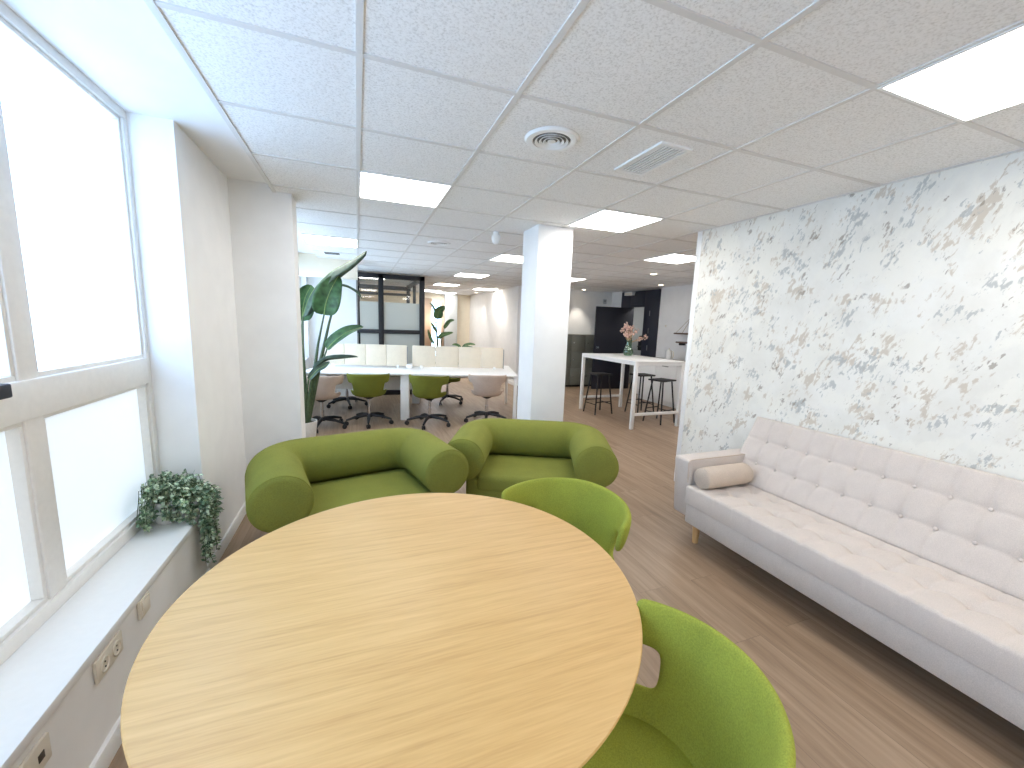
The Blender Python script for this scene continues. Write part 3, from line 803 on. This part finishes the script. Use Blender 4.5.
bar(-.1, -.02, Y1-.08, Y1, 0, HT-.14)
for x0, x1 in ((X0+.06, -.25), (-.15, X1-.1)):
    ob('clear_pane', box(B(), x0, x1, -.004, .004, 1.89, HT-.09), M['glass'], t)
    ob('frosted_pane', box(B(), x0, x1, -.004, .004, 1.345, 1.89), M['frost'], t)
    ob('frosted_pane', box(B(), x0, x1, -.004, .004, .1, 1.265), M['frost'], t)
ob('frosted_pane', box(B(), X1-.054, X1-.046, .05, Y1-.08, .05, 1.89), M['frost'], t)
ob('frosted_pane', box(B(), X0+.06, X1-.1, Y1-.044, Y1-.036, .05, 1.89), M['frost'], t)
# monitor on a stand in the glass room
t = thing('monitor_stand', 'dark shape of a screen on a stand behind the frosted glass', 'monitor', (.62, 9.0, 0))
ob('monitor_screen', box(B(), -.3, .22, -.02, .02, 1.42, 1.68, .01, m=R(.12, 'Y')), M['black'], t)
ob('stand_pole', tube(B(), [(0, .03, .02), (0, .03, 1.55)], .022, 12), M['black'], t)
ob('stand_base', box(B(), -.25, .25, -.18, .2, 0, .025, .008), M['black'], t)

# ------------------------------------------------------------------ bar table, stools, vase
bx0, bx1, by0, by1 = 3.90, 4.84, 4.98, 6.56
t = thing('bar_table', 'tall white metal-framed bar table', 'bar table', ((bx0+bx1)/2, (by0+by1)/2, 0))
hx, hy = (bx1-bx0)/2, (by1-by0)/2
ob('table_top', box(B(), -hx, hx, -hy, hy, 1.03, 1.055, .003), M['white'], t)
for sx in (-1, 1):
    for sy in (-1, 1): ob('leg', box(B(), sx*(hx-.025)-.025, sx*(hx-.025)+.025, sy*(hy-.025)-.025, sy*(hy-.025)+.025, 0, 1.03, .003), M['white'], t)
bm = B()
for sy in (-1, 1): box(bm, -hx+.05, hx-.05, sy*(hy-.025)-.02, sy*(hy-.025)+.02, .99, 1.03)
for sx in (-1, 1): box(bm, sx*(hx-.025)-.02, sx*(hx-.025)+.02, -hy+.05, hy-.05, .99, 1.03)
ob('top_rail', bm, M['white'], t)
for sy in (-1, 1): ob('foot_rail', box(B(), -hx+.05, hx-.05, sy*(hy-.025)-.02, sy*(hy-.025)+.02, .21, .25, .002), M['white'], t)
def stool(label, loc, rz, proto=[None]):
    if proto[0] is not None: return dup(proto[0], loc, rz, label)
    t = thing('bar_stool', label, 'bar stool', loc, rz, 'black bar stools')
    proto[0] = t
    ob('seat', box(B(), -.18, .18, -.15, .15, .70, .725, .011, 3), M['black'], t)
    C = {}
    for sx in (-1, 1):
        for sy in (-1, 1):
            a, b = Vector((sx*.12, sy*.10, .70)), Vector((sx*.19, sy*.17, 0)); C[sx, sy] = (a, b)
            ob('leg', tube(B(), [a, b], .013, 10), M['black'], t)
    for p, q, f in (((-1, -1), (1, -1), .68), ((-1, 1), (1, 1), .68), ((-1, -1), (-1, 1), .74), ((1, -1), (1, 1), .74)):
        ob('foot_rail', tube(B(), [C[p][0].lerp(C[p][1], f), C[q][0].lerp(C[q][1], f)], .009, 8), M['black'], t)
    return t
stool('black bar stool at the left side of the bar table, nearest the lockers', (4.07, 6.18, 0), .1)
stool('black bar stool at the right front of the bar table', (4.72, 5.32, 0), .25)
stool('black bar stool behind another one at the right of the bar table', (4.84, 5.98, 0), .05)
def vase_mat(): return M['green_glass']
t = thing('glass_vase', 'green glass vase standing on the bar table', 'vase', (4.58, 6.1, 1.055))
ob('vase_body', lathe(B(), [(0, 0), (.06, 0), (.085, .03), (.09, .07), (.075, .12), (.055, .16), (.05, .24), (.056, .28), (.052, .28), (.046, .24), (.05, .16), (.07, .12), (.084, .07), (.08, .035), (.055, .008), (0, .008)], 32), M['green_glass'], t)
fl = thing('dried_flowers', 'bunch of dried pink flowers in the green glass vase', 'flowers', (4.58, 6.1, 1.08))
rng = random.Random(11); bs, bp = B(), B()
for i in range(34):
    a = rng.uniform(0, 2*PI); sp = rng.uniform(.02, .14); h = rng.uniform(.30, .52)
    e = Vector((sp*math.cos(a)-.0, sp*math.sin(a), h)) if i < 29 else Vector((.18+.05*(i-29), 0, .26+.015*(i-29)))
    tube(bs, [(.01*math.cos(a), .01*math.sin(a), .0), (.02*math.cos(a), .02*math.sin(a), .2), e], .003, 5)
    for k in range(7):
        c = e+Vector((rng.gauss(0, .018), rng.gauss(0, .018), rng.gauss(0, .02)))
        r0 = rng.uniform(.010, .02)
        bmesh.ops.create_icosphere(bp, subdivisions=1, radius=r0, matrix=T(*c) @ Matrix.Diagonal((1, 1, rng.uniform(.5, 1.4), 1)))
ob('flower_stems', bs, M['twig'], fl); ob('blossoms', bp, M['petal'], fl, smooth=True, angle=80)

# ------------------------------------------------------------------ lockers, navy door, kitchen
for i in range(5):
    x = 4.03+.4*i
    lab = ['olive grey locker column hidden half behind the white column', 'olive grey locker column next to the white column, second from the left', 'olive grey locker column in the middle of the locker row', 'olive grey locker column second from the navy door', 'olive grey locker column just behind the open navy door'][i]
    t = thing('locker', lab, 'locker', (x, 9.2, 0), 0, 'row of olive grey lockers')
    ob('locker_body', box(B(), -.198, .198, -.18, .19, .05, 1.34, .004), M['locker'], t)
    ob('plinth', box(B(), -.19, .19, -.15, .18, 0, .055), M['black'], t)
    for k in range(3):
        z0 = .06+k*.425
        d = ob('locker_door', box(B(), -.193, .193, -.2, -.179, z0+.004, z0+.421, .004), M['locker'], t)
        ob('knob', lathe(B(), [(0, .03), (.014, .028), (.014, .02), (.006, .015), (.006, 0), (0, 0)], 14, m=T(-.14, -.2, z0+.22) @ R(PI/2, 'X')), M['chrome'], d)
# door set into the kitchen wall
root = bpy.data.objects.new('door_1', None); COL.objects.link(root); root.location = (XK, 8.2, 0); root['kind'] = 'structure'
bm = B()
box(bm, -.03, .11, -.70, -.20, 0, 2.44, .004)      # wide fixed side panel
box(bm, -.03, .11, .36, .72, 0, 2.44, .004)
box(bm, -.02, .10, -.20, .36, 2.06, 2.44, .004)
ob('door_frame', bm, M['navy'], root)
bm = B()
for z in (.6, 1.1, 1.5, 1.9): box(bm, -.04, -.028, -.42, -.40, z-.06, z+.06, .003)
ob('hinge', bm, M['steel'], root)
ob('transom_panel', box(B(), -.035, -.018, -.16, .34, 2.12, 2.40, .004), M['navy'], root)
lf = ob('door_leaf', box(B(), -1.0, -.02, .30, .345, .01, 2.04, .004, m=R(-.07, 'Z')), M['navy_dark'], root)
bm = B(); lathe(bm, [(0, .05), (.022, .05), (.026, .03), (.012, .012), (.028, .008), (.028, 0), (0, 0)], 20, m=T(-.9, .365, 1.05) @ R(PI/2, 'X'))
ob('door_knob', bm, M['chrome'], lf)
t = thing('emergency_light', 'white emergency light box above the navy door frame', 'emergency light', (XK-.08, 8.55, 2.38))
ob('light_housing', box(B(), -.03, .075, -.16, .16, -.035, .05, .008), M['white'], t)
ob('light_lens', box(B(), -.034, -.029, -.14, .14, -.025, .03, .002), M['plastic'], t)
t = thing('wall_thermostat', 'small grey thermostat on the white wall left of the navy door', 'thermostat', (6.18, 9.4, 2.22))
ob('thermostat_body', box(B(), -.05, .05, -.02, 0, -.06, .06, .004), M['greywall'], t)
ob('thermostat_display', box(B(), -.03, .03, -.0225, -.0195, 0, .03, .001), M['steel'], t)
t = thing('light_switch', 'white light switch beside the navy door on the kitchen wall', 'switch', (XK, 7.25, 1.62))
ob('switch_plate', box(B(), -.012, 0, -.04, .04, -.04, .04, .004), M['white'], t); ob('rocker', box(B(), -.016, -.01, -.022, .022, -.022, .022, .003), M['plastic'], t)
# printer in the next room
t = thing('side_cabinet', 'pale cabinet in the room seen through the navy door', 'cabinet', (7.45, 8.95, 0))
ob('cabinet_body', box(B(), -.3, .3, -.45, .45, 0, .95, .006), M['greywall'], t)
for y in (-.23, .23):
    d = ob('cabinet_door', box(B(), -.318, -.3, y-.215, y+.215, .05, .93, .004), M['greywall'], t); ob('handle', box(B(), -.335, -.318, y-.01, y+.01, .7, .85, .003), M['steel'], d)
t = thing('printer', 'black office printer on the pale cabinet through the navy door', 'printer', (7.45, 8.95, .95))
ob('printer_body', box(B(), -.24, .24, -.26, .26, 0, .34, .02, 3), M['black'], t)
ob('scanner_lid', box(B(), -.22, .24, -.25, .25, .345, .40, .015, 3), M['black'], t); ob('paper_tray', box(B(), -.33, -.2, -.17, .17, .1, .125, .006), M['dgrey'], t)

kx0, ky0, ky1 = 5.80, 5.0, 7.36
for i in range(4):
    y0 = ky0+(ky1-ky0)*i/4; w = (ky1-ky0)/4
    lab = ['white kitchen base cabinet nearest the wallpaper wall', 'white kitchen base cabinet second from the wallpaper wall', 'white kitchen base cabinet second from the navy door', 'white kitchen base cabinet next to the navy door'][i]
    t = thing('kitchen_cabinet', lab, 'cabinet', (6.1, y0+w/2, 0), 0, 'white kitchen base cabinets')
    ob('cabinet_body', box(B(), -.28, .285, -w/2+.002, w/2-.002, .1, .87, .003), M['white'], t)
    ob('plinth', box(B(), -.23, .28, -w/2+.003, w/2-.003, 0, .1), M['white'], t)
    d = ob('cabinet_door', box(B(), -.30, -.281, -w/2+.004, w/2-.004, .11, .865, .003), M['white'], t)
    ob('handle', box(B(), -.322, -.30, -.08, .08, .80, .815, .003), M['steel'], d)
tag(ob('worktop', box(B(), 5.77, 6.388, ky0-.01, ky1+.01, .872, .91, .004), M['brown']), 'brown wooden kitchen worktop on the white base cabinets', 'worktop')
def wshelf(name, y0, y1, z, label):
    t = thing(name, label, 'shelf', (XK, (y0+y1)/2, z))
    h = (y1-y0)/2
    ob('board', box(B(), -.2, -.004, -h, h, -.015, .015, .003), M['brown'], t); return t, h
t, h = wshelf('rope_shelf', 6.22, 6.78, 1.47, 'brown wall shelf hung on ropes, upper one on the kitchen wall')
for s in (-1, 1):
    ob('rope', tube(B(), [(-.185, s*(h-.05), .015), (-.012, 0, .36), (-.015, s*(h-.05), .015)], .005, 6), M['rope'], t)
ob('hook', lathe(B(), [(0, 0), (.015, 0), (.012, .03), (0, .03)], 12, m=T(0, 0, .36) @ R(-PI/2, 'Y')), M['steel'], t)
t, h = wshelf('wall_shelf', 6.25, 6.70, 1.29, 'brown wall shelf on the kitchen wall, below the roped one')
for s in (-1, 1): ob('bracket', box(B(), -.16, -.002, s*(h-.06)-.008, s*(h-.06)+.008, -.06, -.014, .003), M['black'], t)
t = thing('electric_kettle', 'white kettle standing on the brown kitchen worktop', 'kettle', (6.1, 6.75, .91))
ob('kettle_body', lathe(B(), [(0, 0), (.085, 0), (.085, .02), (.078, .03), (.065, .19), (.05, .215), (0, .225)], 28), M['pot'], t)
ob('lid_knob', lathe(B(), [(0, .25), (.014, .247), (.012, .22), (0, .22)], 14), M['plastic'], t)
ob('kettle_handle', tube(B(), [(0, -.06, .19), (0, -.13, .18), (0, -.135, .08), (0, -.078, .05)], .01, 8), M['plastic'], t)
ob('spout', tube(B(), [(0, .06, .14), (0, .105, .19)], [.02, .012], 10), M['pot'], t)

# ------------------------------------------------------------------ camera, world, view
cam = bpy.data.cameras.new('camera'); co = bpy.data.objects.new('camera', cam); COL.objects.link(co)
Rm = ((0.93462958, -0.02007072, 0.35505594), (-0.35391363, -0.15026266, 0.92312853), (0.03482379, -0.98844236, -0.14754322))
mw = Matrix.Identity(4)
for i in range(3):
    mw[i][0] = Rm[i][0]; mw[i][1] = -Rm[i][1]; mw[i][2] = -Rm[i][2]
mw[2][3] = CAMZ
co.matrix_world = mw
cam.sensor_fit = 'HORIZONTAL'; cam.sensor_width = 36; cam.lens = 36*403.55/1024; cam.clip_start = .02; cam.clip_end = 100
S.camera = co
w = bpy.data.worlds.new('world'); S.world = w; w.use_nodes = True
w.node_tree.nodes['Background'].inputs[0].default_value = (.9, .95, 1, 1); w.node_tree.nodes['Background'].inputs[1].default_value = .3
S.view_settings.view_transform = 'Standard'; S.view_settings.look = 'None'; S.view_settings.gamma = 1; S.view_settings.use_curve_mapping = False
S.view_settings.exposure = .52
S.cycles.max_bounces = 10; S.cycles.diffuse_bounces = 6; S.cycles.transparent_max_bounces = 16
S.cycles.caustics_reflective = False; S.cycles.caustics_refractive = False
S.cycles.use_denoising = True
